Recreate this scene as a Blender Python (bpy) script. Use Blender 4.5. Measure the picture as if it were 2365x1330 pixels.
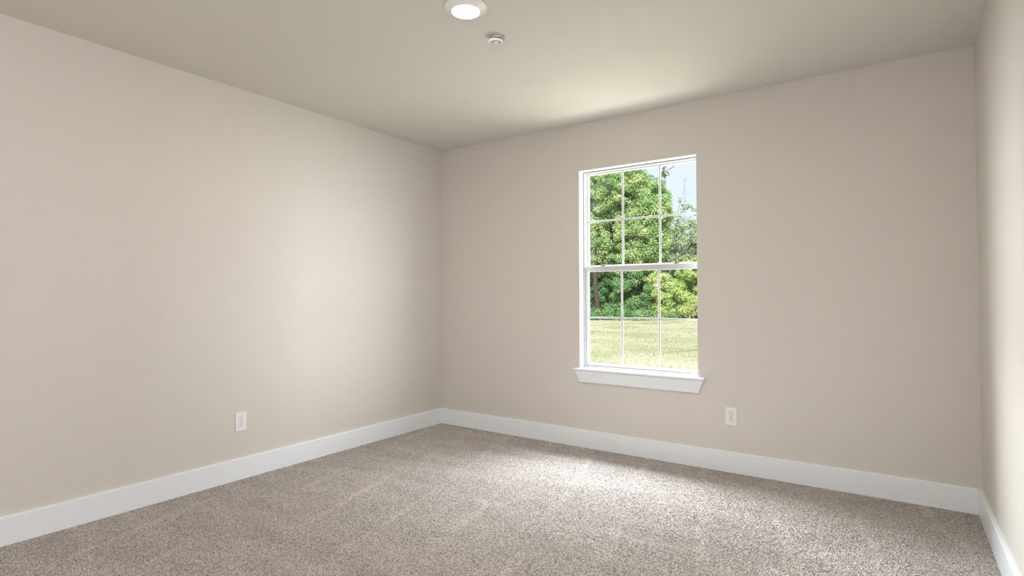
import bpy, bmesh, math, random
import numpy as np
from mathutils import Vector, Matrix

for o in list(bpy.data.objects):
    bpy.data.objects.remove(o)
scene = bpy.context.scene
COL = scene.collection
RNG = np.random.default_rng(7)

# ------------------------------------------------------------------ dimensions (metres)
W, H, DEPTH = 3.728, 2.44, 5.2          # room: x 0..W, y -DEPTH..0, z 0..H
WX0, WX1, WZ0, WZ1 = 1.402, 2.285, 0.566, 2.081   # window opening in the back wall
GROUND = -0.30

# ------------------------------------------------------------------ camera
cam = bpy.data.cameras.new('camera')
cam.sensor_fit = 'HORIZONTAL'
cam.sensor_width = 36.0
cam.lens = 1281.1 / 2365.0 * 36.0
cam.shift_y = -7.4 / 2365.0
cam.clip_start, cam.clip_end = 0.02, 2000
cam_ob = bpy.data.objects.new('camera', cam)
COL.objects.link(cam_ob)
yaw, pitch, roll = -0.605386, 0.020054, -0.002761
fw = Vector((math.sin(yaw) * math.cos(pitch), math.cos(yaw) * math.cos(pitch), math.sin(pitch)))
rt = Vector((math.cos(yaw), -math.sin(yaw), 0))
up = rt.cross(fw)
r2 = math.cos(roll) * rt + math.sin(roll) * up
u2 = -math.sin(roll) * rt + math.cos(roll) * up
cam_ob.matrix_world = Matrix(((r2.x, u2.x, -fw.x, 3.3751), (r2.y, u2.y, -fw.y, -3.7490),
                              (r2.z, u2.z, -fw.z, 1.1331), (0, 0, 0, 1)))
scene.camera = cam_ob

# ------------------------------------------------------------------ exposure, sky, sun, added fill lights
scene.view_settings.view_transform = 'Standard'
scene.view_settings.look = 'None'
scene.view_settings.gamma = 1.0
scene.view_settings.use_curve_mapping = False
scene.view_settings.exposure = 0.0
scene.cycles.max_bounces = 14
scene.cycles.diffuse_bounces = 8
scene.cycles.transparent_max_bounces = 16
scene.cycles.sample_clamp_indirect = 6.0

world = bpy.data.worlds.new('sky')
scene.world = world
world.use_nodes = True
wn = world.node_tree
wn.nodes.clear()
sky = wn.nodes.new('ShaderNodeTexSky')
sky.sky_type = 'NISHITA'
sky.sun_disc = False
sky.sun_elevation = math.radians(58)
sky.sun_rotation = math.radians(200)
sky.air_density, sky.dust_density, sky.ozone_density = 1.0, 1.2, 1.0
bg = wn.nodes.new('ShaderNodeBackground')
bg.inputs['Strength'].default_value = 0.155
wo = wn.nodes.new('ShaderNodeOutputWorld')
hz = wn.nodes.new('ShaderNodeMix')                    # thin white summer haze over the blue
hz.data_type = 'RGBA'
hz.inputs[0].default_value = 0.80
hz.inputs[7].default_value = (6.35, 7.05, 8.9, 1)
wn.links.new(sky.outputs[0], hz.inputs[6])
wn.links.new(hz.outputs[2], bg.inputs['Color'])
wn.links.new(bg.outputs[0], wo.inputs['Surface'])


def lamp(name, kind, loc, aim, energy, color=(1, 1, 1), **kw):
    d = bpy.data.lights.new(name, kind)
    d.energy, d.color = energy, color
    for k, v in kw.items():
        setattr(d, k, v)
    o = bpy.data.objects.new(name, d)
    COL.objects.link(o)
    o.location = loc
    o.rotation_euler = (Vector(aim) - Vector(loc)).to_track_quat('-Z', 'Y').to_euler()
    return o


lamp('sun', 'SUN', (9, -12, 25), (0, 8, 0), 9.0, (1.0, 0.95, 0.86), angle=math.radians(0.6))
lamp('sky_fill', 'AREA', (1.9, 5.0, 8.9), (1.9, -0.6, 0.6), 3050, (0.89, 0.955, 1.0),  # added area light, strengthens the sky light entering the window
     shape='RECTANGLE', size=11.0, size_y=4.0, spread=math.radians(86))
lamp('ground_bounce_fill', 'AREA', (2.15, 0.95, -0.2), (2.1, -0.3, 1.9), 78, (1.0, 0.975, 0.95),  # added below the sill to brighten the ceiling like ground bounce
     shape='RECTANGLE', size=2.6, size_y=1.2)
lamp('west_sky_fill', 'AREA', (-4.5, 4.3, 7.6), (2.5, -0.44, 0.4), 1080, (0.89, 0.955, 1.0),  # added high outside, out of view, to lift the carpet on the right
     shape='RECTANGLE', size=4.6, size_y=4.0, spread=math.radians(64))
lamp('side_fill', 'AREA', (3.66, -4.55, 1.15), (0.0, -3.2, 0.9), 70, (1.0, 0.99, 0.98),  # unseen fill added inside the room, no opening stands here
     shape='RECTANGLE', size=1.0, size_y=1.8)
lamp('east_fill', 'AREA', (9.0, 4.2, 2.5), (1.2, -0.6, 1.15), 830, (0.96, 0.985, 1.0),  # added out of view to brighten the left wall through the window
     shape='RECTANGLE', size=5.0, size_y=4.4, spread=math.radians(120))
lamp('west_fill', 'AREA', (-5.6, 3.9, 2.5), (3.4, -1.0, 1.2), 360, (0.96, 0.985, 1.0),  # added out of view to brighten the right wall
     shape='RECTANGLE', size=4.2, size_y=4.4, spread=math.radians(64))
lamp('rear_fill', 'AREA', (1.75, -5.05, 1.35), (1.7, 0, 1.25), 7, (1.0, 0.985, 0.955),  # unseen fill added in front of the closed wall behind the viewer
     shape='RECTANGLE', size=3.0, size_y=2.0)

# ------------------------------------------------------------------ helpers


def link(ob, parent=None):
    COL.objects.link(ob)
    if parent is not None:
        ob.parent = parent
    return ob


def tag(o, label=None, cat=None, group=None, kind=None):
    for k, v in (('label', label), ('category', cat), ('group', group), ('kind', kind)):
        if v:
            o[k] = v
    return o


def empty(name, loc=(0, 0, 0)):
    o = bpy.data.objects.new(name, None)
    o.empty_display_size = 0.1
    o.location = loc
    return link(o)


def build(name, bm, mat, parent=None, smooth=False):
    me = bpy.data.meshes.new(name)
    bmesh.ops.recalc_face_normals(bm, faces=bm.faces[:])
    bm.to_mesh(me)
    bm.free()
    if mat:
        me.materials.append(mat)
    if smooth:
        for p in me.polygons:
            p.use_smooth = True
    return link(bpy.data.objects.new(name, me), parent)


def numpy_mesh(name, verts, quads, mat, parent=None, attr=None):
    me = bpy.data.meshes.new(name)
    nv, nf = len(verts), len(quads)
    k = quads.shape[1]
    me.vertices.add(nv)
    me.vertices.foreach_set('co', np.ascontiguousarray(verts, np.float32).ravel())
    me.loops.add(nf * k)
    me.loops.foreach_set('vertex_index', np.ascontiguousarray(quads, np.int32).ravel())
    me.polygons.add(nf)
    me.polygons.foreach_set('loop_start', np.arange(nf, dtype=np.int32) * k)
    me.polygons.foreach_set('use_smooth', np.zeros(nf, dtype=bool))
    me.update(calc_edges=True)
    if attr is not None:
        a = me.attributes.new('tint', 'FLOAT', 'FACE')
        a.data.foreach_set('value', np.ascontiguousarray(attr, np.float32))
    me.materials.append(mat)
    return link(bpy.data.objects.new(name, me), parent)


def box(bm, x0, x1, y0, y1, z0, z1, bevel=0.0, seg=2):
    m = Matrix.Translation(((x0 + x1) / 2, (y0 + y1) / 2, (z0 + z1) / 2)) @ Matrix.Diagonal(
        (abs(x1 - x0), abs(y1 - y0), abs(z1 - z0), 1))
    r = bmesh.ops.create_cube(bm, size=1.0, matrix=m)
    if bevel:
        ed = list({e for v in r['verts'] for e in v.link_edges})
        bmesh.ops.bevel(bm, geom=ed, offset=bevel, segments=seg, profile=0.5, affect='EDGES')


def prism(bm, pts, axis, a, b):
    """extrude a 2-D outline along an axis from a to b"""
    def P(u, v, t):
        return {'x': (t, u, v), 'y': (u, t, v), 'z': (u, v, t)}[axis]
    va = [bm.verts.new(P(u, v, a)) for u, v in pts]
    vb = [bm.verts.new(P(u, v, b)) for u, v in pts]
    n = len(pts)
    for i in range(n):
        bm.faces.new((va[i], va[(i + 1) % n], vb[(i + 1) % n], vb[i]))
    bm.faces.new(va[::-1])
    bm.faces.new(vb)


def lathe(bm, prof, n=64, center=(0, 0, 0), close=False):
    cx, cy, cz = center
    rings = []
    for r, z in prof:
        if r < 1e-6:
            rings.append([bm.verts.new((cx, cy, cz + z))])
        else:
            rings.append([bm.verts.new((cx + r * math.cos(2 * math.pi * i / n), cy + r * math.sin(2 * math.pi * i / n), cz + z)) for i in range(n)])
    for a, b in zip(rings[:-1], rings[1:]):
        for i in range(n):
            j = (i + 1) % n
            if len(a) == 1 and len(b) == 1:
                continue
            if len(a) == 1:
                bm.faces.new((a[0], b[i], b[j]))
            elif len(b) == 1:
                bm.faces.new((a[i], a[j], b[0]))
            else:
                bm.faces.new((a[i], a[j], b[j], b[i]))


def tube(bm, pts, radii, n=8):
    pts = [Vector(p) for p in pts]
    rings = []
    for i, p in enumerate(pts):
        d = (pts[min(i + 1, len(pts) - 1)] - pts[max(i - 1, 0)]).normalized()
        a = d.cross(Vector((0.31, 0.87, 0.38)))
        if a.length < 1e-3:
            a = d.cross(Vector((1, 0, 0)))
        a.normalize()
        b = d.cross(a)
        r = radii[i] if hasattr(radii, '__len__') else radii
        rings.append([bm.verts.new(p + r * (math.cos(2 * math.pi * k / n) * a + math.sin(2 * math.pi * k / n) * b)) for k in range(n)])
    for ra, rb in zip(rings[:-1], rings[1:]):
        for k in range(n):
            bm.faces.new((ra[k], ra[(k + 1) % n], rb[(k + 1) % n], rb[k]))
    bm.faces.new(rings[0][::-1])
    bm.faces.new(rings[-1])


# ------------------------------------------------------------------ materials
def mat(name, color, rough=0.5, spec=0.3):
    m = bpy.data.materials.new(name)
    m.use_nodes = True
    b = m.node_tree.nodes['Principled BSDF']
    b.inputs['Base Color'].default_value = (*color, 1)
    b.inputs['Roughness'].default_value = rough
    b.inputs['Specular IOR Level'].default_value = spec
    return m


def N(m, t, **kw):
    n = m.node_tree.nodes.new(t)
    for k, v in kw.items():
        if k in n.inputs:
            n.inputs[k].default_value = v
        else:
            setattr(n, k, v)
    return n


def L(m, a, b):
    m.node_tree.links.new(a, b)


def bsdf(m):
    return m.node_tree.nodes['Principled BSDF']


def add_bump(m, scale, strength, dist=0.002, detail=4.0):
    tc = N(m, 'ShaderNodeTexCoord')
    nz = N(m, 'ShaderNodeTexNoise', Scale=scale, Detail=detail, Roughness=0.55)
    bp = N(m, 'ShaderNodeBump', Strength=strength, Distance=dist)
    L(m, tc.outputs['Object'], nz.inputs['Vector'])
    L(m, nz.outputs['Fac'], bp.inputs['Height'])
    L(m, bp.outputs['Normal'], bsdf(m).inputs['Normal'])
    return tc, nz


def ramp(m, fac, stops):
    r = N(m, 'ShaderNodeValToRGB')
    e = r.color_ramp.elements
    while len(e) < len(stops):
        e.new(0.5)
    for el, (p, c) in zip(e, stops):
        el.position = p
        el.color = (*c, 1)
    L(m, fac, r.inputs['Fac'])
    return r


M_WALL = mat('beige_wall_paint', (0.648, 0.614, 0.572), 0.62, 0.25)
add_bump(M_WALL, 170, 0.32, 0.0035, 2.0)
M_CEIL = mat('ceiling_paint', (0.662, 0.634, 0.590), 0.75, 0.2)
add_bump(M_CEIL, 150, 0.28, 0.0035, 2.0)
M_TRIM = mat('white_trim_paint', (0.82, 0.85, 0.895), 0.32, 0.45)
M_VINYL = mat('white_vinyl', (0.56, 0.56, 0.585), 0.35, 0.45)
M_PLASTIC = mat('white_plastic', (0.82, 0.82, 0.83), 0.35, 0.45)
M_GREYP = mat('grey_white_plastic', (0.44, 0.44, 0.42), 0.5, 0.3)
M_DARK = mat('dark_slot', (0.03, 0.028, 0.026), 0.6, 0.2)
M_METAL = mat('zinc_metal', (0.20, 0.19, 0.175), 0.45, 0.4)
M_SIDING = mat('exterior_siding', (0.55, 0.53, 0.50), 0.7, 0.2)

M_LENS = bpy.data.materials.new('lit_diffuser')
M_LENS.use_nodes = True
_n = M_LENS.node_tree
_n.nodes.clear()
_e = _n.nodes.new('ShaderNodeEmission')
_e.inputs['Color'].default_value = (1.0, 0.965, 0.90, 1)
_e.inputs['Strength'].default_value = 430.0
_o = _n.nodes.new('ShaderNodeOutputMaterial')
_n.links.new(_e.outputs[0], _o.inputs['Surface'])

M_GLASS = bpy.data.materials.new('window_glass')
M_GLASS.use_nodes = True
_n = M_GLASS.node_tree
_n.nodes.clear()
_t = _n.nodes.new('ShaderNodeBsdfTransparent')
_t.inputs['Color'].default_value = (0.985, 0.99, 0.985, 1)
_g = _n.nodes.new('ShaderNodeBsdfGlossy')
_g.inputs['Roughness'].default_value = 0.02
_l = _n.nodes.new('ShaderNodeLayerWeight')
_l.inputs['Blend'].default_value = 0.5
_p = _n.nodes.new('ShaderNodeMath')
_p.operation = 'POWER'
_p.inputs[1].default_value = 5.0
_f = _n.nodes.new('ShaderNodeMath')
_f.operation = 'MULTIPLY_ADD'
_f.inputs[1].default_value, _f.inputs[2].default_value = 0.45, 0.02
_n.links.new(_l.outputs['Facing'], _p.inputs[0])
_n.links.new(_p.outputs[0], _f.inputs[0])
_x = _n.nodes.new('ShaderNodeMixShader')
_o = _n.nodes.new('ShaderNodeOutputMaterial')
_n.links.new(_f.outputs[0], _x.inputs[0])
_n.links.new(_t.outputs[0], _x.inputs[1])
_n.links.new(_g.outputs[0], _x.inputs[2])
_n.links.new(_x.outputs[0], _o.inputs['Surface'])

# carpet: speckled cut pile with brushed patches
M_CARPET = mat('taupe_carpet', (0.4, 0.36, 0.32), 0.95, 0.05)
_tc = N(M_CARPET, 'ShaderNodeTexCoord')
_v = N(M_CARPET, 'ShaderNodeTexVoronoi', Scale=310.0)
_v.inputs['Randomness'].default_value = 1.0
L(M_CARPET, _tc.outputs['Object'], _v.inputs['Vector'])
_s = N(M_CARPET, 'ShaderNodeSeparateColor')
L(M_CARPET, _v.outputs['Color'], _s.inputs[0])
_r = ramp(M_CARPET, _s.outputs[0], [(0.0, (0.13, 0.106, 0.090)), (0.2, (0.29, 0.256, 0.232)), (0.55, (0.43, 0.397, 0.376)), (1.0, (0.60, 0.57, 0.555))])
_mp = N(M_CARPET, 'ShaderNodeMapping')
_mp.inputs['Rotation'].default_value = (0, 0, math.radians(38))
_mp.inputs['Scale'].default_value = (1.0, 3.4, 1.0)
L(M_CARPET, _tc.outputs['Object'], _mp.inputs['Vector'])
_nz = N(M_CARPET, 'ShaderNodeTexNoise', Scale=1.9, Detail=4.0, Roughness=0.6)
L(M_CARPET, _mp.outputs[0], _nz.inputs['Vector'])
_mr = N(M_CARPET, 'ShaderNodeMapRange')
_mr.inputs[1].default_value, _mr.inputs[2].default_value = 0.3, 0.7
_mr.inputs[3].default_value, _mr.inputs[4].default_value = 0.90, 1.10
L(M_CARPET, _nz.outputs['Fac'], _mr.inputs[0])
_mx = N(M_CARPET, 'ShaderNodeMix', data_type='RGBA', blend_type='MULTIPLY')
_mx.inputs[0].default_value = 1.0
L(M_CARPET, _r.outputs[0], _mx.inputs[6])
# faint nap lines left by a vacuum cleaner, about 0.37 m apart
_dt = N(M_CARPET, 'ShaderNodeVectorMath', operation='DOT_PRODUCT')
_dt.inputs[1].default_value = (math.cos(math.radians(15)) * 17.0, math.sin(math.radians(15)) * 17.0, 0)
L(M_CARPET, _tc.outputs['Object'], _dt.inputs[0])
_wb = N(M_CARPET, 'ShaderNodeMath', operation='MULTIPLY_ADD')
_wb.inputs[1].default_value = 2.6
L(M_CARPET, _nz.outputs['Fac'], _wb.inputs[0])
L(M_CARPET, _dt.outputs['Value'], _wb.inputs[2])
_sn = N(M_CARPET, 'ShaderNodeMath', operation='SINE')
L(M_CARPET, _wb.outputs[0], _sn.inputs[0])
_pk = N(M_CARPET, 'ShaderNodeMapRange')
_pk.inputs[1].default_value, _pk.inputs[2].default_value = 0.90, 1.0
_pk.inputs[3].default_value, _pk.inputs[4].default_value = 0.0, 0.16
L(M_CARPET, _sn.outputs[0], _pk.inputs[0])
_ms = N(M_CARPET, 'ShaderNodeTexNoise', Scale=1.6, Detail=2.0)
L(M_CARPET, _tc.outputs['Object'], _ms.inputs['Vector'])
_mm = N(M_CARPET, 'ShaderNodeMapRange')
_mm.inputs[1].default_value, _mm.inputs[2].default_value = 0.42, 0.62
L(M_CARPET, _ms.outputs['Fac'], _mm.inputs[0])
_ma = N(M_CARPET, 'ShaderNodeMath', operation='MULTIPLY_ADD')
L(M_CARPET, _pk.outputs[0], _ma.inputs[0])
L(M_CARPET, _mm.outputs[0], _ma.inputs[1])
L(M_CARPET, _mr.outputs[0], _ma.inputs[2])
L(M_CARPET, _ma.outputs[0], _mx.inputs[7])
L(M_CARPET, _mx.outputs[2], bsdf(M_CARPET).inputs['Base Color'])


def leaf_mat(name, stops, trans=0.35):
    m = mat(name, (0.2, 0.35, 0.1), 0.55, 0.25)
    a = N(m, 'ShaderNodeAttribute', attribute_name='tint')
    r = ramp(m, a.outputs['Fac'], stops)
    L(m, r.outputs[0], bsdf(m).inputs['Base Color'])
    t = N(m, 'ShaderNodeBsdfTranslucent')
    L(m, r.outputs[0], t.inputs['Color'])
    x = N(m, 'ShaderNodeMixShader')
    x.inputs[0].default_value = trans
    L(m, bsdf(m).outputs[0], x.inputs[1])
    L(m, t.outputs[0], x.inputs[2])
    L(m, x.outputs[0], m.node_tree.nodes['Material Output'].inputs['Surface'])
    return m


M_LEAF_A = leaf_mat('fresh_green_leaves', [(0, (0.19, 0.38, 0.16)), (0.5, (0.37, 0.52, 0.21)), (1, (0.62, 0.67, 0.36))])
M_LEAF_B = leaf_mat('deep_green_leaves', [(0, (0.09, 0.25, 0.095)), (0.6, (0.19, 0.37, 0.135)), (1, (0.38, 0.53, 0.22))])
M_LEAF_C = leaf_mat('grey_green_leaves', [(0, (0.28, 0.40, 0.25)), (0.6, (0.44, 0.54, 0.34)), (1, (0.60, 0.66, 0.44))])
M_LEAF_D = leaf_mat('yellow_green_leaves', [(0, (0.24, 0.42, 0.11)), (0.5, (0.44, 0.57, 0.17)), (1, (0.68, 0.72, 0.36))])
M_LEAF_E = leaf_mat('shaded_branch_leaves', [(0, (0.03, 0.042, 0.034)), (1, (0.12, 0.155, 0.09))], 0.12)  # kept dark, the shade on these leaves is put into their colour
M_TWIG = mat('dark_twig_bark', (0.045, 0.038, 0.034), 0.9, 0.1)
M_BARK = mat('rough_grey_bark', (0.060, 0.052, 0.047), 0.9, 0.1)
add_bump(M_BARK, 9, 0.8, 0.05, 6)
M_TOWER = mat('hazy_tower_steel', (0.26, 0.30, 0.36), 0.6, 0.2)  # distance haze put into the steel colour

M_GROUND = mat('dry_lawn_soil', (0.4, 0.4, 0.2), 0.95, 0.05)
_tc = N(M_GROUND, 'ShaderNodeTexCoord')
_n1 = N(M_GROUND, 'ShaderNodeTexNoise', Scale=0.55, Detail=6.0, Roughness=0.65)
L(M_GROUND, _tc.outputs['Object'], _n1.inputs['Vector'])
_r = ramp(M_GROUND, _n1.outputs['Fac'], [(0.32, (0.26, 0.28, 0.15)), (0.5, (0.34, 0.34, 0.22)), (0.66, (0.41, 0.38, 0.29))])
L(M_GROUND, _r.outputs[0], bsdf(M_GROUND).inputs['Base Color'])
M_GRASS = leaf_mat('sunny_grass_blades', [(0, (0.34, 0.39, 0.21)), (0.5, (0.49, 0.505, 0.33)), (1, (0.64, 0.61, 0.50))], 0.3)

# ------------------------------------------------------------------ room shell
T = 0.15
bm = bmesh.new()
box(bm, -T, 0, -DEPTH - T, T, -0.05, H)
tag(build('wall_left', bm, M_WALL), 'beige wall on the left with one white outlet', 'wall', kind='structure')
bm = bmesh.new()
box(bm, W, W + T, -DEPTH - T, T, -0.05, H)
tag(build('wall_right', bm, M_WALL), 'beige wall along the right edge of the room', 'wall', kind='structure')
bm = bmesh.new()
box(bm, 0, W, -DEPTH - T, -DEPTH, -0.05, H)
tag(build('wall_front', bm, M_WALL), 'beige wall behind the viewer', 'wall', kind='structure')
bm = bmesh.new()                                      # back wall, one skin with the window hole
xs, zs = [0, WX0, WX1, W], [-0.05, WZ0, WZ1, H]
for yy in (0.0, T):
    g = [[bm.verts.new((x, yy, z)) for z in zs] for x in xs]
    for i in range(3):
        for j in range(3):
            if not (i == 1 and j == 1):
                bm.faces.new((g[i][j], g[i + 1][j], g[i + 1][j + 1], g[i][j + 1]))
    if yy == 0.0:
        ga = g
for (i, j), (k, l) in (((1, 1), (2, 1)), ((2, 1), (2, 2)), ((2, 2), (1, 2)), ((1, 2), (1, 1))):
    bm.faces.new((ga[i][j], ga[k][l], g[k][l], g[i][j]))
for a in range(3):
    for (p, q) in (((a, 0), (a + 1, 0)), ((a, 3), (a + 1, 3)), ((0, a), (0, a + 1)), ((3, a), (3, a + 1))):
        bm.faces.new((ga[p[0]][p[1]], ga[q[0]][q[1]], g[q[0]][q[1]], g[p[0]][p[1]]))
tag(build('wall_back', bm, M_WALL), 'beige back wall holding the white window', 'wall', kind='structure')
bm = bmesh.new()
box(bm, -0.3, W + 0.3, -DEPTH - 0.3, T + 0.05, H, H + 0.25)
tag(build('ceiling', bm, M_CEIL), 'pale beige ceiling with a round lit light', 'ceiling', kind='structure')

# carpet floor: every tuft a facet of one dense pile surface
CELL = 0.0034
xs_ = np.linspace(0, W, int(W / CELL))
ys_ = np.concatenate([np.linspace(-DEPTH, -3.2, 200, endpoint=False), np.linspace(-3.2, 0, int(3.2 / CELL))])   # the part behind the viewer is coarser
nx, ny = len(xs_), len(ys_)
gx, gy = np.meshgrid(xs_, ys_, indexing='ij')
jx = RNG.uniform(-0.42, 0.42, gx.shape) * CELL
jy = RNG.uniform(-0.42, 0.42, gx.shape) * CELL
hz = RNG.uniform(-0.0034, 0.0016, gx.shape)
jx[[0, -1], :] = 0
jy[:, [0, -1]] = 0
v = np.stack([gx + jx, gy + jy, hz], -1).reshape(-1, 3)
idx = np.arange(nx * ny).reshape(nx, ny)
q = np.stack([idx[:-1, :-1], idx[1:, :-1], idx[1:, 1:], idx[:-1, 1:]], -1).reshape(-1, 4)
q = np.concatenate([q[:, [0, 1, 2]], q[:, [0, 2, 3]]])
tag(numpy_mesh('floor', v, q, M_CARPET), 'taupe speckled cut pile carpet covering the floor', 'carpet', kind='structure')

BH, BT = 0.131, 0.018


def board(name, pts_fn, a, b, axis, label):
    bm = bmesh.new()
    prof = [(0, -0.004), (BT, -0.004), (BT, BH - 0.005), (BT - 0.0015, BH - 0.0015), (BT - 0.005, BH), (0, BH)]
    prism(bm, [pts_fn(u, z) for u, z in prof], axis, a, b)
    tag(build(name, bm, M_TRIM), label, 'baseboard', kind='structure')


board('baseboard_left', lambda u, z: (u, z), -DEPTH, 0, 'y', 'tall white baseboard along the left wall')
board('baseboard_back', lambda u, z: (-u, z), BT, W - BT, 'x', 'tall white baseboard under the window wall')
board('baseboard_right', lambda u, z: (W - u, z), -DEPTH, 0, 'y', 'tall white baseboard along the right wall')

# ------------------------------------------------------------------ window
win = tag(empty('window_1', (0, 0, 0)), 'white single-hung window with grid and view of the yard', 'window', kind='structure')
LN = 0.004
SZ = 0.588                                             # top of the sill board
bm = bmesh.new()
LP = 0.0007                                            # the painted liner stands a hair proud of the rough opening
box(bm, WX0 - 0.004, WX0 + LP, 0.0004, T - 0.001, SZ + 0.0005, WZ1 - LP)
box(bm, WX1 - LP, WX1 + 0.004, 0.0004, T - 0.001, SZ + 0.0005, WZ1 - LP)
box(bm, WX0 + LP, WX1 - LP, 0.0004, T - 0.001, WZ1 - LP, WZ1 + 0.004)
build('jamb_liner', bm, M_TRIM, win)


def ring(bm, x0, x1, z0, z1, wl, wr, wb, wt, y0, y1, bev=0.0015):
    box(bm, x0, x0 + wl, y0, y1, z0, z1, bev, 1)
    box(bm, x1 - wr, x1, y0, y1, z0, z1, bev, 1)
    box(bm, x0 + wl, x1 - wr, y0, y1, z0, z0 + wb, bev, 1)
    box(bm, x0 + wl, x1 - wr, y0, y1, z1 - wt, z1, bev, 1)


bm = bmesh.new()
FX0, FX1, FZ0, FZ1 = WX0 + LN, WX1 - LN, SZ, WZ1 - LN
ring(bm, FX0, FX1, FZ0, FZ1, 0.008, 0.008, 0.012, 0.008, 0.068, 0.150)
box(bm, FX0 + 0.008, FX0 + 0.014, 0.108, 0.116, FZ0 + 0.012, FZ1 - 0.008)      # parting stops
box(bm, FX1 - 0.014, FX1 - 0.008, 0.108, 0.116, FZ0 + 0.012, FZ1 - 0.008)
box(bm, FX0 + 0.008, FX1 - 0.008, 0.100, 0.112, FZ1 - 0.014, FZ1 - 0.008)
build('frame', bm, M_VINYL, win)
for xa, xb in ((FX0 + 0.0075, FX0 + 0.0092), (FX1 - 0.0092, FX1 - 0.0075)):
    bm = bmesh.new()
    box(bm, xa, xb, 0.087, 0.102, 1.372, 1.992)
    build('balance_track', bm, M_GREYP, win)
SX0, SX1 = FX0 + 0.0085, FX1 - 0.0085


def sash(name, z0, z1, y0, y1, gx0, gx1, gz0, gz1, vx, hz_, lab):
    bm = bmesh.new()
    ring(bm, SX0, SX1, z0, z1, gx0 - SX0, SX1 - gx1, gz0 - z0, z1 - gz1, y0, y1, 0.002)
    s = build(name, bm, M_VINYL, win)
    ym = (y0 + y1) / 2
    bm = bmesh.new()
    for x in vx:
        box(bm, x - 0.007, x + 0.007, ym - 0.009, ym - 0.003, gz0, gz1, 0.0015, 1)
    box(bm, gx0, gx1, ym - 0.0094, ym - 0.0026, hz_ - 0.0068, hz_ + 0.0068, 0.0015, 1)
    build('muntin_grid', bm, M_VINYL, s)
    bm = bmesh.new()
    box(bm, gx0 - 0.004, gx1 + 0.004, ym, ym + 0.004, gz0 - 0.004, gz1 + 0.004)
    build('pane', bm, M_GLASS, s)
    return s


sash('upper_sash', 1.324, FZ1 - 0.0082, 0.117, 0.141, 1.4245, 2.270, 1.366, 2.0630, (1.7055, 1.9895), 1.7036, '')
ls = sash('lower_sash', FZ0 + 0.0122, 1.3565, 0.078, 0.107, 1.4345, 2.262, 0.621, 1.3160, (1.7095, 1.9920), 0.9665, '')
for k, lx in enumerate((1.567, 2.126)):
    bm = bmesh.new()
    box(bm, lx - 0.030, lx + 0.030, 0.088, 0.104, 1.3565, 1.3600, 0.001, 1)
    tube(bm, [(lx - 0.002, 0.096, 1.3598), (lx - 0.002, 0.096, 1.3655)], 0.009, 14)
    box(bm, lx - 0.026, lx + 0.006, 0.082, 0.090, 1.3602, 1.3660, 0.0015, 1)
    so = build('sash_lock', bm, M_METAL, ls)
    so['label'] = 'small metal sash lock on the meeting rail'

bm = bmesh.new()                                       # stool with rounded nose and horns
prof = [(0.070, 0.570), (0.070, SZ)]
for k in range(9):
    a = math.pi / 2 + math.pi * k / 8
    prof.append((-0.018 + 0.009 * math.cos(a), SZ - 0.009 + 0.009 * math.sin(a)))
front = [(u, z) for u, z in prof if u < 0.0] + [(0.0, 0.570), (0.0, SZ)]
f2 = [(0.0, SZ)] + [(u, z) for u, z in prof if u < 0.0] + [(0.0, 0.570)]
prism(bm, f2, 'x', 1.357, 2.330)
prism(bm, [(0.0, SZ), (0.0, 0.570), (0.0695, 0.570), (0.0695, SZ)], 'x', WX0, WX1)
build('window_sill', bm, M_TRIM, win)
bm = bmesh.new()
prism(bm, [(1.366, 0.5695), (2.321, 0.5695), (2.2905, 0.4865), (1.4045, 0.4865)], 'y', -0.019, -0.0005)
bmesh.ops.bevel(bm, geom=[e for e in bm.edges if all(v.co.y < -0.01 for v in e.verts)], offset=0.002, segments=2, affect='EDGES')
build('apron', bm, M_TRIM, win)

# ------------------------------------------------------------------ ceiling light
LC = (1.7915, -1.8225, H)
t = tag(empty('ceiling_light', LC), 'round white surface ceiling light glowing at top of the room', 'ceiling light')
bm = bmesh.new()
lathe(bm, [(0.0, -0.0005), (0.097, -0.0005), (0.0975, -0.004), (0.0955, -0.0062), (0.085, -0.0112), (0.075, -0.0166), (0.0660, -0.0218), (0.0640, -0.0228), (0.0630, -0.022), (0.0625, -0.018), (0.0, -0.018)], 96)
build('trim_ring', bm, M_PLASTIC, t, True)
bm = bmesh.new()
lathe(bm, [(0.0, -0.0258), (0.03, -0.0256), (0.052, -0.0248), (0.0605, -0.0234), (0.0622, -0.021), (0.0622, -0.0182), (0.0, -0.0182)], 72)
d = build('diffuser', bm, M_LENS, t, True)
d['label'] = 'glowing white diffuser'

# ------------------------------------------------------------------ smoke detector with its head hanging a little below its base
DC = (1.7312, -1.5117, H)
t = tag(empty('smoke_detector', DC), 'small round white smoke detector on the ceiling beyond the light', 'smoke detector')
bm = bmesh.new()
lathe(bm, [(0.0, -0.0005), (0.0320, -0.0005), (0.0325, -0.004), (0.0318, -0.0125), (0.0300, -0.0145), (0.0, -0.0145)], 56, (0.011, 0.005, 0))
build('mounting_base', bm, M_GREYP, t, True)
bm = bmesh.new()
lathe(bm, [(0.0, -0.0147), (0.029, -0.0147), (0.029, -0.0195), (0.0, -0.0195)], 32, (0.004, 0.001, 0))
n_ = build('gap_shade_disc', bm, M_DARK, t, True)  # solid disc, the shade of the gap is put into its dark colour
n_['label'] = 'dark disc painted as the shade behind the head'
bm = bmesh.new()
lathe(bm, [(0.0, -0.0197), (0.0345, -0.0197), (0.0372, -0.0205), (0.0375, -0.0235), (0.0350, -0.0265), (0.031, -0.0275), (0.0305, -0.0282), (0.0280, -0.0282), (0.0275, -0.0275), (0.0, -0.0280)], 56)
hd = build('head', bm, M_PLASTIC, t, True)
bm = bmesh.new()
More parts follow.
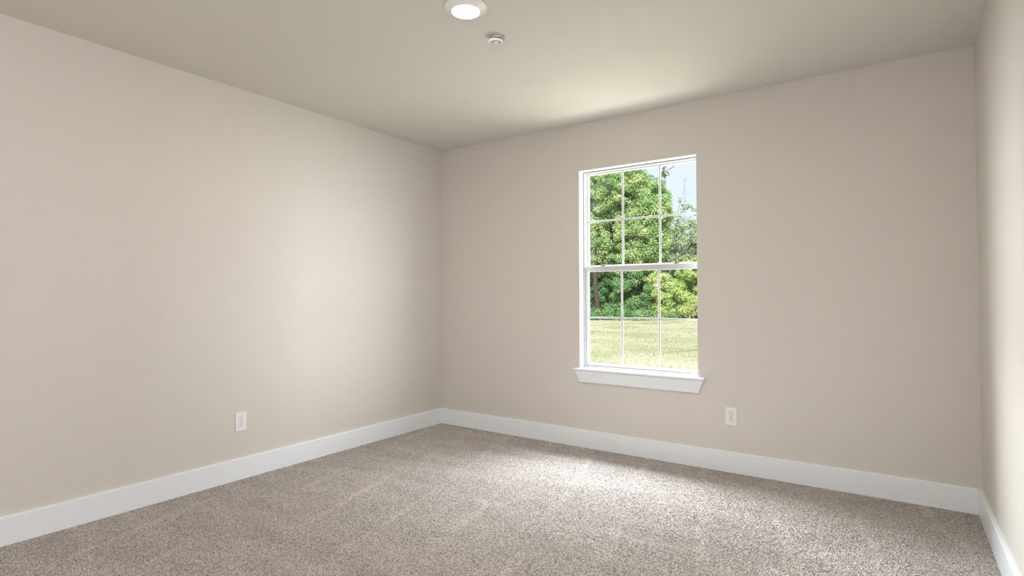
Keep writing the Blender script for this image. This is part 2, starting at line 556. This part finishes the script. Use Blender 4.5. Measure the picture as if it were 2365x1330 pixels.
for k in range(22):                                     # vent slots round the face
    a = 2 * math.pi * k / 22
    m = Matrix.Rotation(a, 4, 'Z')
    r = bmesh.ops.create_cube(bm, size=1, matrix=m @ Matrix.Translation((0.0222, 0, -0.0280)) @ Matrix.Diagonal((0.0070, 0.0012, 0.0012, 1)))
for k in range(9):                                      # long curved slot
    a = math.radians(205 + 9 * k)
    r = bmesh.ops.create_cube(bm, size=1, matrix=Matrix.Translation((0.0115 * math.cos(a), 0.0115 * math.sin(a), -0.0282)) @ Matrix.Rotation(a, 4, 'Z') @ Matrix.Diagonal((0.0026, 0.0021, 0.0012, 1)))
build('vent_slots', bm, M_METAL, hd)
bm = bmesh.new()
lathe(bm, [(0.0, -0.0275), (0.0035, -0.0275), (0.0034, -0.0292), (0.0, -0.0294)], 20, (0.0105, 0.0105, 0))
tb = build('test_button', bm, M_GREYP, hd, True)

# ------------------------------------------------------------------ outlets (built facing -y, then placed)


def outlet_parts():
    bm = bmesh.new()
    box(bm, -0.0352, 0.0352, -0.0058, -0.0002, -0.0574, 0.0574, 0.0024, 3)
    plate = build('cover_plate', bm, M_PLASTIC)
    parts = [(plate, [])]
    for s in (1, -1):
        zc = 0.0195 * s
        # grey ring with the gap's shade put into its colour, and face
        def face_outline(k):
            o = []
            for i in range(48):
                a = 2 * math.pi * i / 48
                o.append((k * 0.0172 * math.cos(a), zc + max(-0.0140, min(0.0140, 0.0172 * math.sin(a))) * k))
            return o
        bm = bmesh.new()
        prism(bm, face_outline(1.0), 'y', -0.0074, -0.0040)
        bmesh.ops.bevel(bm, geom=[e for e in bm.edges if all(v.co.y < -0.007 for v in e.verts)], offset=0.0006, segments=2, affect='EDGES')
        fc = build('receptacle', bm, M_PLASTIC)
        bm = bmesh.new()
        prism(bm, face_outline(1.065), 'y', -0.0061, -0.0042)
        gap = build('gap_shade_ring', bm, M_GREYP)
        bm = bmesh.new()
        box(bm, -0.0074, -0.0052, -0.0077, -0.0060, zc + 0.0005, zc + 0.0088)
        box(bm, 0.0054, 0.0074, -0.0077, -0.0060, zc + 0.0012, zc + 0.0080)
        tube(bm, [(0.0, -0.0060, zc - 0.0066), (0.0, -0.0077, zc - 0.0066)], 0.0027, 16)
        sl = build('plug_slots', bm, M_DARK)
        sl['label'] = 'dark plug slots'
        parts.append((fc, [gap, sl]))
    bm = bmesh.new()
    tube(bm, [(0.0, -0.0050, 0.0), (0.0, -0.0068, 0.0)], 0.0032, 18)
    parts.append((build('screw', bm, M_METAL), []))
    return parts


proto = outlet_parts()
out_a = empty('wall_outlet')
for p, subs in proto:
    p.parent = out_a
    for s in subs:
        s.parent = p
tag(out_a, 'white duplex outlet on the back wall below the window', 'outlet', 'white wall outlets')
out_b = out_a.copy()
COL.objects.link(out_b)
for p, subs in proto:
    c = p.copy()
    COL.objects.link(c)
    c.parent = out_b
    for s in subs:
        e = s.copy()
        COL.objects.link(e)
        e.parent = c
tag(out_b, 'white duplex outlet on the left wall above the baseboard', 'outlet', 'white wall outlets')
out_a.location = (2.4930, 0, 0.3545)
out_b.location = (0, -1.8525, 0.3545)
out_b.rotation_euler = (0, 0, math.radians(90))

# ------------------------------------------------------------------ yard
bm = bmesh.new()
bmesh.ops.create_grid(bm, x_segments=1, y_segments=1, size=1, matrix=Matrix.Translation((-8, 45, GROUND)) @ Matrix.Diagonal((120, 75, 1, 1)))
tag(build('ground', bm, M_GROUND), 'dry lawn ground of the yard outside the window', 'ground', kind='structure')


def vnoise(p, s, seed=0):
    """cheap smooth value noise on 2-D points"""
    r = np.random.default_rng(seed)
    tab = r.random((64, 64))
    u = p / s
    i = np.floor(u).astype(int)
    f = u - i
    f = f * f * (3 - 2 * f)
    a = tab[i[:, 0] % 64, i[:, 1] % 64]
    b = tab[(i[:, 0] + 1) % 64, i[:, 1] % 64]
    c = tab[i[:, 0] % 64, (i[:, 1] + 1) % 64]
    d_ = tab[(i[:, 0] + 1) % 64, (i[:, 1] + 1) % 64]
    return (a * (1 - f[:, 0]) + b * f[:, 0]) * (1 - f[:, 1]) + (c * (1 - f[:, 0]) + d_ * f[:, 0]) * f[:, 1]


def grass(n):
    y = 4.5 + 27 * RNG.random(n) ** 1.25
    k = (y + 3.75) / 3.75
    xl = 3.375 - 2.02 * k - 2.5
    xr = 3.375 - 0.55 * k + 1.5
    x = xl + (xr - xl) * RNG.random(n)
    p = np.stack([x, y], -1)
    patch = 0.55 * vnoise(p, 1.3, 1) + 0.3 * vnoise(p, 0.45, 2) + 0.25 * vnoise(p, 4.0, 3)
    tint = np.clip(patch + RNG.normal(0, 0.16, n), 0, 1)
    h = RNG.uniform(0.03, 0.075, n) * (1.2 - 0.5 * patch)
    w = RNG.uniform(0.0025, 0.0055, n) * (1 + y / 22)
    a = RNG.uniform(0, 2 * np.pi, n)
    lean = RNG.uniform(0.2, 1.2, n) * h
    la = RNG.uniform(0, 2 * np.pi, n)
    b = np.stack([x, y, np.full(n, GROUND)], -1)
    s = np.stack([np.cos(a) * w, np.sin(a) * w, np.zeros(n)], -1)
    tip = b + np.stack([np.cos(la) * lean, np.sin(la) * lean, h], -1)
    mid = b + np.stack([np.cos(la) * lean * .35, np.sin(la) * lean * .35, h * .6], -1)
    v = np.stack([b - s, b + s, mid + s * .8, tip, mid - s * .8], 1).reshape(-1, 3)
    f = np.arange(n * 5).reshape(n, 5)
    return v, f, tint


v, f, tn = grass(600000)
tag(numpy_mesh('lawn_grass', v, f, M_GRASS, None, tn), 'pale yellow-green mown grass across the yard', 'grass', kind='stuff')


def leaves(centers, spread, n_each, size, seed, tint_base, droop=0.25):
    """leaf rhombs gathered in clumps round each centre"""
    r = np.random.default_rng(seed)
    C = np.repeat(centers, n_each, 0)
    n = len(C)
    sp = np.repeat(spread, n_each, 0) if hasattr(spread, '__len__') else np.full(n, spread)
    d = r.normal(size=(n, 3))
    d /= np.linalg.norm(d, axis=1)[:, None]
    rad = sp * r.random(n) ** 0.5
    P = C + d * rad[:, None] * np.array([1, 1, 0.8])
    nrm = d * 0.7 + r.normal(size=(n, 3)) * 0.55 + np.array([0, -0.15, 0.55])
    nrm /= np.linalg.norm(nrm, axis=1)[:, None]
    ax = r.normal(size=(n, 3))
    ax[:, 2] -= droop
    ax -= nrm * (ax * nrm).sum(1)[:, None]
    ax /= np.linalg.norm(ax, axis=1)[:, None]
    sd = np.cross(nrm, ax)
    l = size * r.uniform(0.65, 1.35, n)[:, None]
    w = l * 0.36
    fold = nrm * l * 0.10
    V = np.stack([P - ax * l * .5, P - sd * w - ax * l * .08 + fold, P + ax * l * .5, P + sd * w - ax * l * .08 + fold], 1).reshape(-1, 3)
    F = np.arange(n * 4).reshape(n, 4)
    F = np.stack([F[:, [0, 1, 2]], F[:, [0, 2, 3]]], 1).reshape(-1, 3)
    tb_ = np.repeat(tint_base, n_each, 0) if hasattr(tint_base, '__len__') else np.full(n, tint_base)
    tint = np.clip(tb_ + r.normal(0, 0.17, n), 0, 1)
    return V, F, np.repeat(tint, 2)


def shell_points(blobs, density, seed, inner=0.25):
    """clump centres over the outside of a union of ellipsoids"""
    r = np.random.default_rng(seed)
    out = []
    for (cx, cy, cz, rx, ry, rz) in blobs:
        area = 4 * np.pi * ((rx * ry) ** 1.6 / 3 + (rx * rz) ** 1.6 / 3 + (ry * rz) ** 1.6 / 3) ** (1 / 1.6)
        n = int(area * density)
        d = r.normal(size=(n, 3))
        d /= np.linalg.norm(d, axis=1)[:, None]
        k = 1 - inner * r.random(n) ** 1.5 + r.normal(0, 0.05, n)
        p = np.array([cx, cy, cz]) + d * np.array([rx, ry, rz]) * k[:, None]
        keep = np.ones(n, bool)
        for (ax_, ay, az, bx, by, bz) in blobs:
            q_ = ((p - np.array([ax_, ay, az])) / np.array([bx, by, bz]))
            keep &= (q_ ** 2).sum(1) > 0.40
        keep &= p[:, 2] > GROUND + 0.1
        out.append(p[keep])
    return np.concatenate(out)


def plant(name, label, cat, base, blobs, material, density, n_each, size, spread, seed,
          tint=0.5, trunk=None, branches=6, group=None, extra=None):
    t = tag(empty(name, base), label, cat, group)
    b0 = np.array(base)
    P = shell_points(blobs, density, seed)
    if extra is not None:
        P = np.concatenate([P, np.array(extra)])
    r = np.random.default_rng(seed + 1)
    tints = np.clip(tint + r.normal(0, 0.22, len(P)), 0.02, 0.98)
    sp = spread * r.uniform(0.6, 1.3, len(P))
    V, F, tn = leaves(P, sp, n_each, size, seed + 2, tints)
    numpy_mesh('foliage', V - b0, F, material, t, tn)
    if trunk:
        bm = bmesh.new()
        pts, rad = trunk
        tube(bm, [Vector(p) - Vector(base) for p in pts], rad, 12)
        rr = random.Random(seed)
        for k in range(branches):
            bl = blobs[k % len(blobs)]
            s = Vector(pts[-1 - (k % 2)])
            e = Vector((bl[0] + rr.uniform(-.6, .6) * bl[3], bl[1] + rr.uniform(-.6, .6) * bl[4], bl[2] + rr.uniform(-.2, .75) * bl[5]))
            m_ = s.lerp(e, .5) + Vector((rr.uniform(-.3, .3), rr.uniform(-.3, .3), rr.uniform(-.1, .4)))
            tube(bm, [Vector(s) - Vector(base), m_ - Vector(base), e - Vector(base)], [rad[-1] * .75, rad[-1] * .5, .02], 7)
        build('trunk', bm, M_BARK, t, True)
    return t


# big vine-hung tree filling the left of the view
plant('broadleaf_tree', 'tall bright green tree filling the left and middle panes', 'tree', (-13.05, 29.2, GROUND),
      [(-13.6, 30.3, 7.6, 3.2, 2.6, 3.6), (-10.9, 29.6, 7.6, 1.65, 1.9, 2.1), (-11.7, 29.2, 4.6, 2.6, 1.8, 1.9), (-9.35, 29.4, 5.3, 1.15, 1.4, 1.9),
       (-15.2, 29.2, 4.2, 2.2, 1.8, 2.0), (-14.2, 29.6, 6.4, 1.6, 1.6, 2.2), (-12.7, 28.7, 5.0, 1.3, .9, 1.4), (-12.6, 28.6, 3.4, 1.1, .8, .9), (-9.5, 29.7, 7.2, 0.8, 1.0, 0.8), (-10.4, 29.4, 3.2, 1.8, 1.6, 1.2),
       (-8.75, 29.2, 6.2, 0.85, 1.0, 1.25), (-8.9, 29.2, 4.4, 0.8, 1.0, 1.3)],
      M_LEAF_A, 4.4, 330, 0.092, 0.42, 11, 0.55,
      ([(-11.75, 27.5, GROUND), (-11.82, 27.5, 0.5), (-11.95, 27.55, 1.3), (-12.08, 27.7, 2.2), (-12.6, 29.0, 4.5), (-12.6, 29.8, 6.5)], [.22, .165, .145, .135, .125, .10]), 9,
      extra=[(-8.9 + 0.75 * math.sin(3.7 * k), 29.2 + .6 * math.cos(2.3 * k), 5.6 + 2.5 * ((k * 0.618) % 1)) for k in range(34)])
# dark tree behind it
plant('dark_cedar', 'dark blue-green tree showing behind the top of the bright tree', 'tree', (-11.5, 34.0, GROUND),
      [(-11.5, 34.0, 8.4, 1.2, 1.2, 1.3), (-11.9, 34.0, 6.0, 1.8, 1.4, 2.2)],
      M_LEAF_B, 4.5, 130, 0.12, 0.42, 23, 0.25,
      ([(-11.5, 34.0, GROUND), (-11.5, 34.0, 4.0), (-11.2, 34.0, 8.2)], [.22, .16, .05]), 4)
# grey-green tree on the right
plant('pale_tree', 'pale grey-green tree in the right panes left of the wall', 'tree', (-8.2, 35.5, GROUND),
      [(-9.0, 35.5, 4.6, 1.15, 1.2, 2.0), (-7.6, 35.8, 3.4, 2.0, 1.4, 2.2), (-6.0, 36.4, 3.2, 2.2, 1.4, 2.6), (-8.9, 35.4, 2.6, 1.5, 1.2, 1.8)],
      M_LEAF_C, 4.2, 190, 0.095, 0.42, 31, 0.5,
      ([(-8.2, 35.5, GROUND), (-8.3, 35.5, 2.0), (-8.7, 35.5, 5.4)], [.16, .12, .03]), 6)


def spray(name, label, base, stem, twigs, material, size, n, spread, seed, cat='sapling', rad=0.03):
    """thin stems with scattered leaves"""
    t = tag(empty(name, base), label, cat)
    bm = bmesh.new()
    B = Vector(base)
    tube(bm, [Vector(p) - B for p in stem], [rad * (1 - .75 * i / (len(stem) - 1)) for i in range(len(stem))], 7)
    C = []
    for tw in twigs:
        tube(bm, [Vector(p) - B for p in tw], [rad * .4] + [rad * .25] * (len(tw) - 2) + [rad * .12], 6)
        for a, b in zip(tw[:-1], tw[1:]):
            for k in np.linspace(0.15, 1, 5):
                C.append(np.array(a) * (1 - k) + np.array(b) * k)
    build('stem', bm, M_BARK, t, True)
    C = np.array(C)
    V, F, tn = leaves(C, spread, n, size, seed, np.clip(np.random.default_rng(seed).normal(.5, .25, len(C)), 0, 1))
    numpy_mesh('foliage', V - np.array(base), F, material, t, tn)
    return t


# sparse leafy sprays against the sky
spray('thin_sapling', 'thin sparse sapling reaching into the sky beside the bright tree', (-7.9, 30.6, GROUND),
      [(-7.9, 30.6, GROUND), (-7.95, 30.6, 3.0), (-7.9, 30.7, 5.6), (-7.75, 30.8, 6.9)],
      [[(-7.9, 30.7, 5.4), (-7.5, 30.8, 6.3), (-7.15, 30.8, 6.75), (-6.85, 30.7, 6.5), (-6.7, 30.7, 6.2)],
       [(-7.9, 30.7, 5.6), (-7.55, 30.7, 6.5), (-7.35, 30.7, 7.0)],
       [(-7.9, 30.7, 5.0), (-8.1, 30.5, 6.4), (-8.25, 30.4, 7.5)],
       [(-7.9, 30.7, 4.6), (-7.6, 30.6, 4.9), (-7.35, 30.6, 4.75)],
       [(-7.9, 30.7, 4.9), (-7.5, 30.6, 5.4), (-7.1, 30.6, 5.3)],
       [(-7.75, 30.8, 6.9), (-7.7, 30.8, 7.3)]],
      M_LEAF_C, 0.13, 9, 0.22, 41)
spray('leafy_sapling', 'small thin sapling rising at the far right of the view', (-6.9, 33.6, GROUND),
      [(-6.9, 33.6, GROUND), (-7.1, 33.6, 3.0), (-7.25, 33.6, 5.4)],
      [[(-7.1, 33.6, 3.2), (-7.5, 33.6, 4.6), (-7.75, 33.6, 5.5)], [(-7.2, 33.6, 4.4), (-7.2, 33.6, 5.4), (-7.35, 33.6, 6.0)],
       [(-7.1, 33.6, 3.4), (-6.8, 33.5, 4.6), (-6.6, 33.5, 5.0)], [(-7.1, 33.6, 3.9), (-7.4, 33.6, 5.0)]],
      M_LEAF_C, 0.13, 12, 0.26, 47)

# denser woods standing behind
for (nm, lab, base, blobs, sd) in (
        ('background_tree', 'dark leafy tree deep behind the trunk in the left pane', (-19.0, 39.0, GROUND), [(-19.0, 39.0, 3.0, 3.2, 1.6, 3.4)], 81),
        ('background_tree', 'dark leafy tree deep behind the middle pane shrubs', (-14.0, 39.5, GROUND), [(-14.0, 39.5, 2.8, 3.0, 1.6, 3.2)], 83),
        ('background_tree', 'dark leafy tree deep behind the right pane bushes', (-9.4, 40.5, GROUND), [(-9.4, 40.5, 1.8, 3.0, 1.6, 2.3), (-4.6, 40.5, 2.4, 2.6, 1.6, 3.0), (0.2, 41, 3.0, 3.0, 1.8, 3.6)], 85)):
    plant(nm, lab, 'tree', base, blobs, M_LEAF_B, 2.2, 90, 0.24, 0.55, sd, 0.35,
          ([base, (base[0], base[1], 2.5)], [.2, .12]), 4, 'woods behind the yard')

# undergrowth along the edge of the lawn
hedge = [
    ('bushy_shrub', 'deep green shaded shrub right of the trunk at lawn edge', (-11.2, 28.8, GROUND), [(-11.1, 28.9, 1.0, 1.25, 0.8, 1.5), (-12.4, 29.4, 1.8, 1.2, 0.8, 1.6)], M_LEAF_B, 4.2, 95, .15, 61, .45),
    ('bushy_shrub', 'deep green shrub in the left pane left of the trunk', (-14.2, 29.0, GROUND), [(-14.3, 29.2, 1.0, 1.4, 0.8, 1.6), (-13.6, 29.8, 2.2, 1.3, .8, 1.5)], M_LEAF_B, 4.2, 95, .15, 63, .5),
    ('bushy_shrub', 'dense dark green shrub in the middle pane at lawn edge', (-9.8, 28.4, GROUND), [(-9.9, 28.5, 1.2, 1.25, 1.0, 1.8), (-10.5, 28.8, 2.4, .9, .8, 1.1)], M_LEAF_B, 4.2, 100, .16, 65, .6),
    ('vine_mound', 'light green vine mound between the middle and right panes', (-8.1, 28.6, GROUND), [(-8.15, 28.9, 1.0, .95, .8, 1.5), (-7.6, 28.7, .6, .8, .7, 1.1)], M_LEAF_D, 4.4, 105, .17, 67, .6),
    ('leafy_hedge', 'bright yellow-green overgrown hedge at the right edge of the window view', (-6.3, 29.9, GROUND), [(-6.2, 30.4, 1.4, 1.25, .9, 2.0), (-7.3, 30.8, 2.1, .7, .7, 1.1), (-5.0, 30.5, 1.4, 1.2, .9, 1.8), (-3.2, 30.6, 1.8, 1.5, 1.0, 2.3), (-.8, 30.8, 1.5, 1.6, 1.0, 2.0), (1.6, 30.8, 2.0, 1.6, 1.0, 2.6), (4.2, 31, 1.7, 1.7, 1.0, 2.2), (6.8, 31, 2.2, 1.7, 1.1, 2.8)], M_LEAF_D, 4.2, 105, .18, 69, .5),
    ('low_bush', 'low lime green bush at foot of right pane foliage', (-6.6, 29.2, GROUND), [(-6.7, 29.3, .35, .9, .55, .75), (-5.4, 29.4, .4, .9, .6, .8)], M_LEAF_D, 5.0, 100, .14, 71, .75),
    ('low_bush', 'low dark weeds under the trunk in the left pane', (-10.8, 25.3, GROUND), [(-11.2, 25.3, -.12, 1.4, .5, .40), (-9.6, 25.7, -.12, 1.3, .5, .38)], M_LEAF_B, 5.5, 70, .12, 73, .4),
    ('low_bush', 'low green weeds along lawn edge in middle pane', (-8.3, 26.2, GROUND), [(-8.5, 26.2, -.14, 1.0, .45, .34), (-7.3, 26.9, -.16, .8, .4, .28)], M_LEAF_B, 5.5, 70, .12, 75, .7),
]
for (nm, lab, base, blobs, mt, den, ne, sz, sd, ti) in hedge:
    plant(nm, lab, 'bush', base, blobs, mt, den, int(ne * 3.0), sz * 0.52, 0.36, sd, ti,
          ([base, (base[0], base[1] + .1, base[2] + .8)], [.05, .03]), 4)

# tree just outside whose twig hangs into the top of the view (trunk stands beyond the window's right edge)
base = (2.9, 8.2, GROUND)
t = tag(empty('overhanging_tree', base), 'dark twig with hanging leaves against the sky at window top', 'tree branch')
B = Vector(base)
bm = bmesh.new()
tube(bm, [Vector(p) - B for p in [(2.9, 8.2, GROUND), (2.85, 8.2, 2.0), (2.6, 8.1, 4.2), (2.0, 7.6, 5.2)]], [.14, .12, .09, .06], 10)
build('trunk', bm, M_BARK, t, True)
bm = bmesh.new()
for pts, r in (([(2.0, 7.6, 5.2), (1.2, 6.9, 5.0), (0.45, 6.2, 4.2), (0.20, 6.0, 3.62), (0.165, 6.0, 3.50), (0.135, 6.0, 3.425), (0.075, 6.0, 3.395), (0.03, 6.0, 3.39)], [.05, .035, .02, .007, .006, .0055, .005, .004]),
               ([(0.45, 6.2, 4.2), (0.10, 6.05, 3.75), (0.035, 6.0, 3.53), (0.025, 6.0, 3.47), (-0.02, 6.0, 3.42), (-0.045, 6.0, 3.38)], [.012, .008, .006, .005, .004, .003]),
               ([(0.025, 6.0, 3.47), (-0.06, 6.0, 3.37), (-0.115, 6.0, 3.345)], [.005, .004, .003]),
               ([(-0.02, 6.0, 3.42), (-0.10, 6.0, 3.44)], [.004, .003])):
    tube(bm, [Vector(p) - B for p in pts], r, 7)
build('twig', bm, M_TWIG, t, True)
V, F, TT = [], [], []


def big_leaf(root, d, up_, length, width, tv):
    d = Vector(d).normalized()
    n = Vector(up_)
    n = (n - d * n.dot(d)).normalized()
    s = d.cross(n)
    o = len(V)
    R0 = Vector(root)
    prof = [(0, .05), (.18, .55), (.42, 1.0), (.68, .8), (.88, .35), (1.0, 0.03)]
    for u, w in prof:
        c = R0 + d * length * u - n * length * .12 * u * u
        for k in (-1, 0, 1):
            V.append(tuple(c + s * width * w * k + n * width * .25 * abs(k) - B))
    for i in range(len(prof) - 1):
        for k in range(2):
            a = o + i * 3 + k
            F.append((a, a + 1, a + 4, a + 3))
            TT.append(tv)


for root, d, u_, l_, w_, tv in (
        ((-0.045, 6.0, 3.385), (-.25, .1, -1), (0, -1, .1), .13, .026, .3), ((-0.035, 6.0, 3.39), (.1, 0, -1), (.2, -1, 0), .16, .030, .15),
        ((-0.025, 5.99, 3.39), (.6, 0, -.75), (.1, -1, .3), .15, .036, .95), ((-0.03, 6.01, 3.39), (.3, .1, -1), (-.3, -1, 0), .12, .030, .4),
        ((0.0, 6.0, 3.47), (-.6, 0, -.6), (0, -1, .4), .10, .018, .2), ((0.02, 6.0, 3.5), (-.8, .1, .1), (0, -1, .6), .07, .018, .3),
        ((0.09, 6.0, 3.52), (-.9, 0, -.1), (0, -1, .2), .07, .018, .2), ((0.20, 6.0, 3.53), (-.9, 0, .1), (0, -1, .4), .06, .014, .3),
        ((-0.10, 6.0, 3.44), (-1, 0, .3), (0, -1, .4), .05, .010, .3)):
    big_leaf(root, d, u_, l_, w_, tv)
numpy_mesh('leaves', np.array(V), np.array(F), M_LEAF_E, t, np.array(TT))

# far lattice mast with guy wires
TY = 190.0
tx, ttop = -57.0, 42.3
t = tag(empty('lattice_mast', (tx, TY, GROUND)), 'faint grey lattice mast rising into the sky beyond the trees', 'mast')
bm = bmesh.new()
legs = []
for k in range(3):
    a = 2 * math.pi * k / 3 + .4
    ring_ = []
    for z in np.linspace(0, ttop - GROUND - 2.0, 34):
        r = 0.66 * (1 - .45 * z / (ttop - GROUND))
        ring_.append(Vector((r * math.cos(a), r * math.sin(a), z)))
    legs.append(ring_)
    tube(bm, ring_, 0.055, 5)
for k in range(3):
    for i in range(33):
        tube(bm, [legs[k][i], legs[(k + 1) % 3][i + 1]], 0.03, 4)
        tube(bm, [legs[k][i], legs[(k + 1) % 3][i]], 0.025, 4)
build('lattice', bm, M_TOWER, t)
bm = bmesh.new()
tube(bm, [(0, 0, ttop - GROUND - 2.0), (0, 0, ttop - GROUND)], 0.14, 6)
tube(bm, [(-.5, 0, ttop - GROUND - .9), (0, 0, ttop - GROUND - 1.6), (.8, 0, ttop - GROUND + .1)], 0.10, 6)
build('antenna', bm, M_TOWER, t)
for zz in (ttop - 3.6, ttop - 14):
    for sx, sy in ((0.62, 0.2), (-0.6, 0.5), (0.1, -0.8)):
        bm = bmesh.new()
        ln = zz * 0.72
        tube(bm, [(0, 0, zz - GROUND), (sx * ln, sy * ln, 0)], 0.05, 4)
        build('guy_wire', bm, M_TOWER, t)
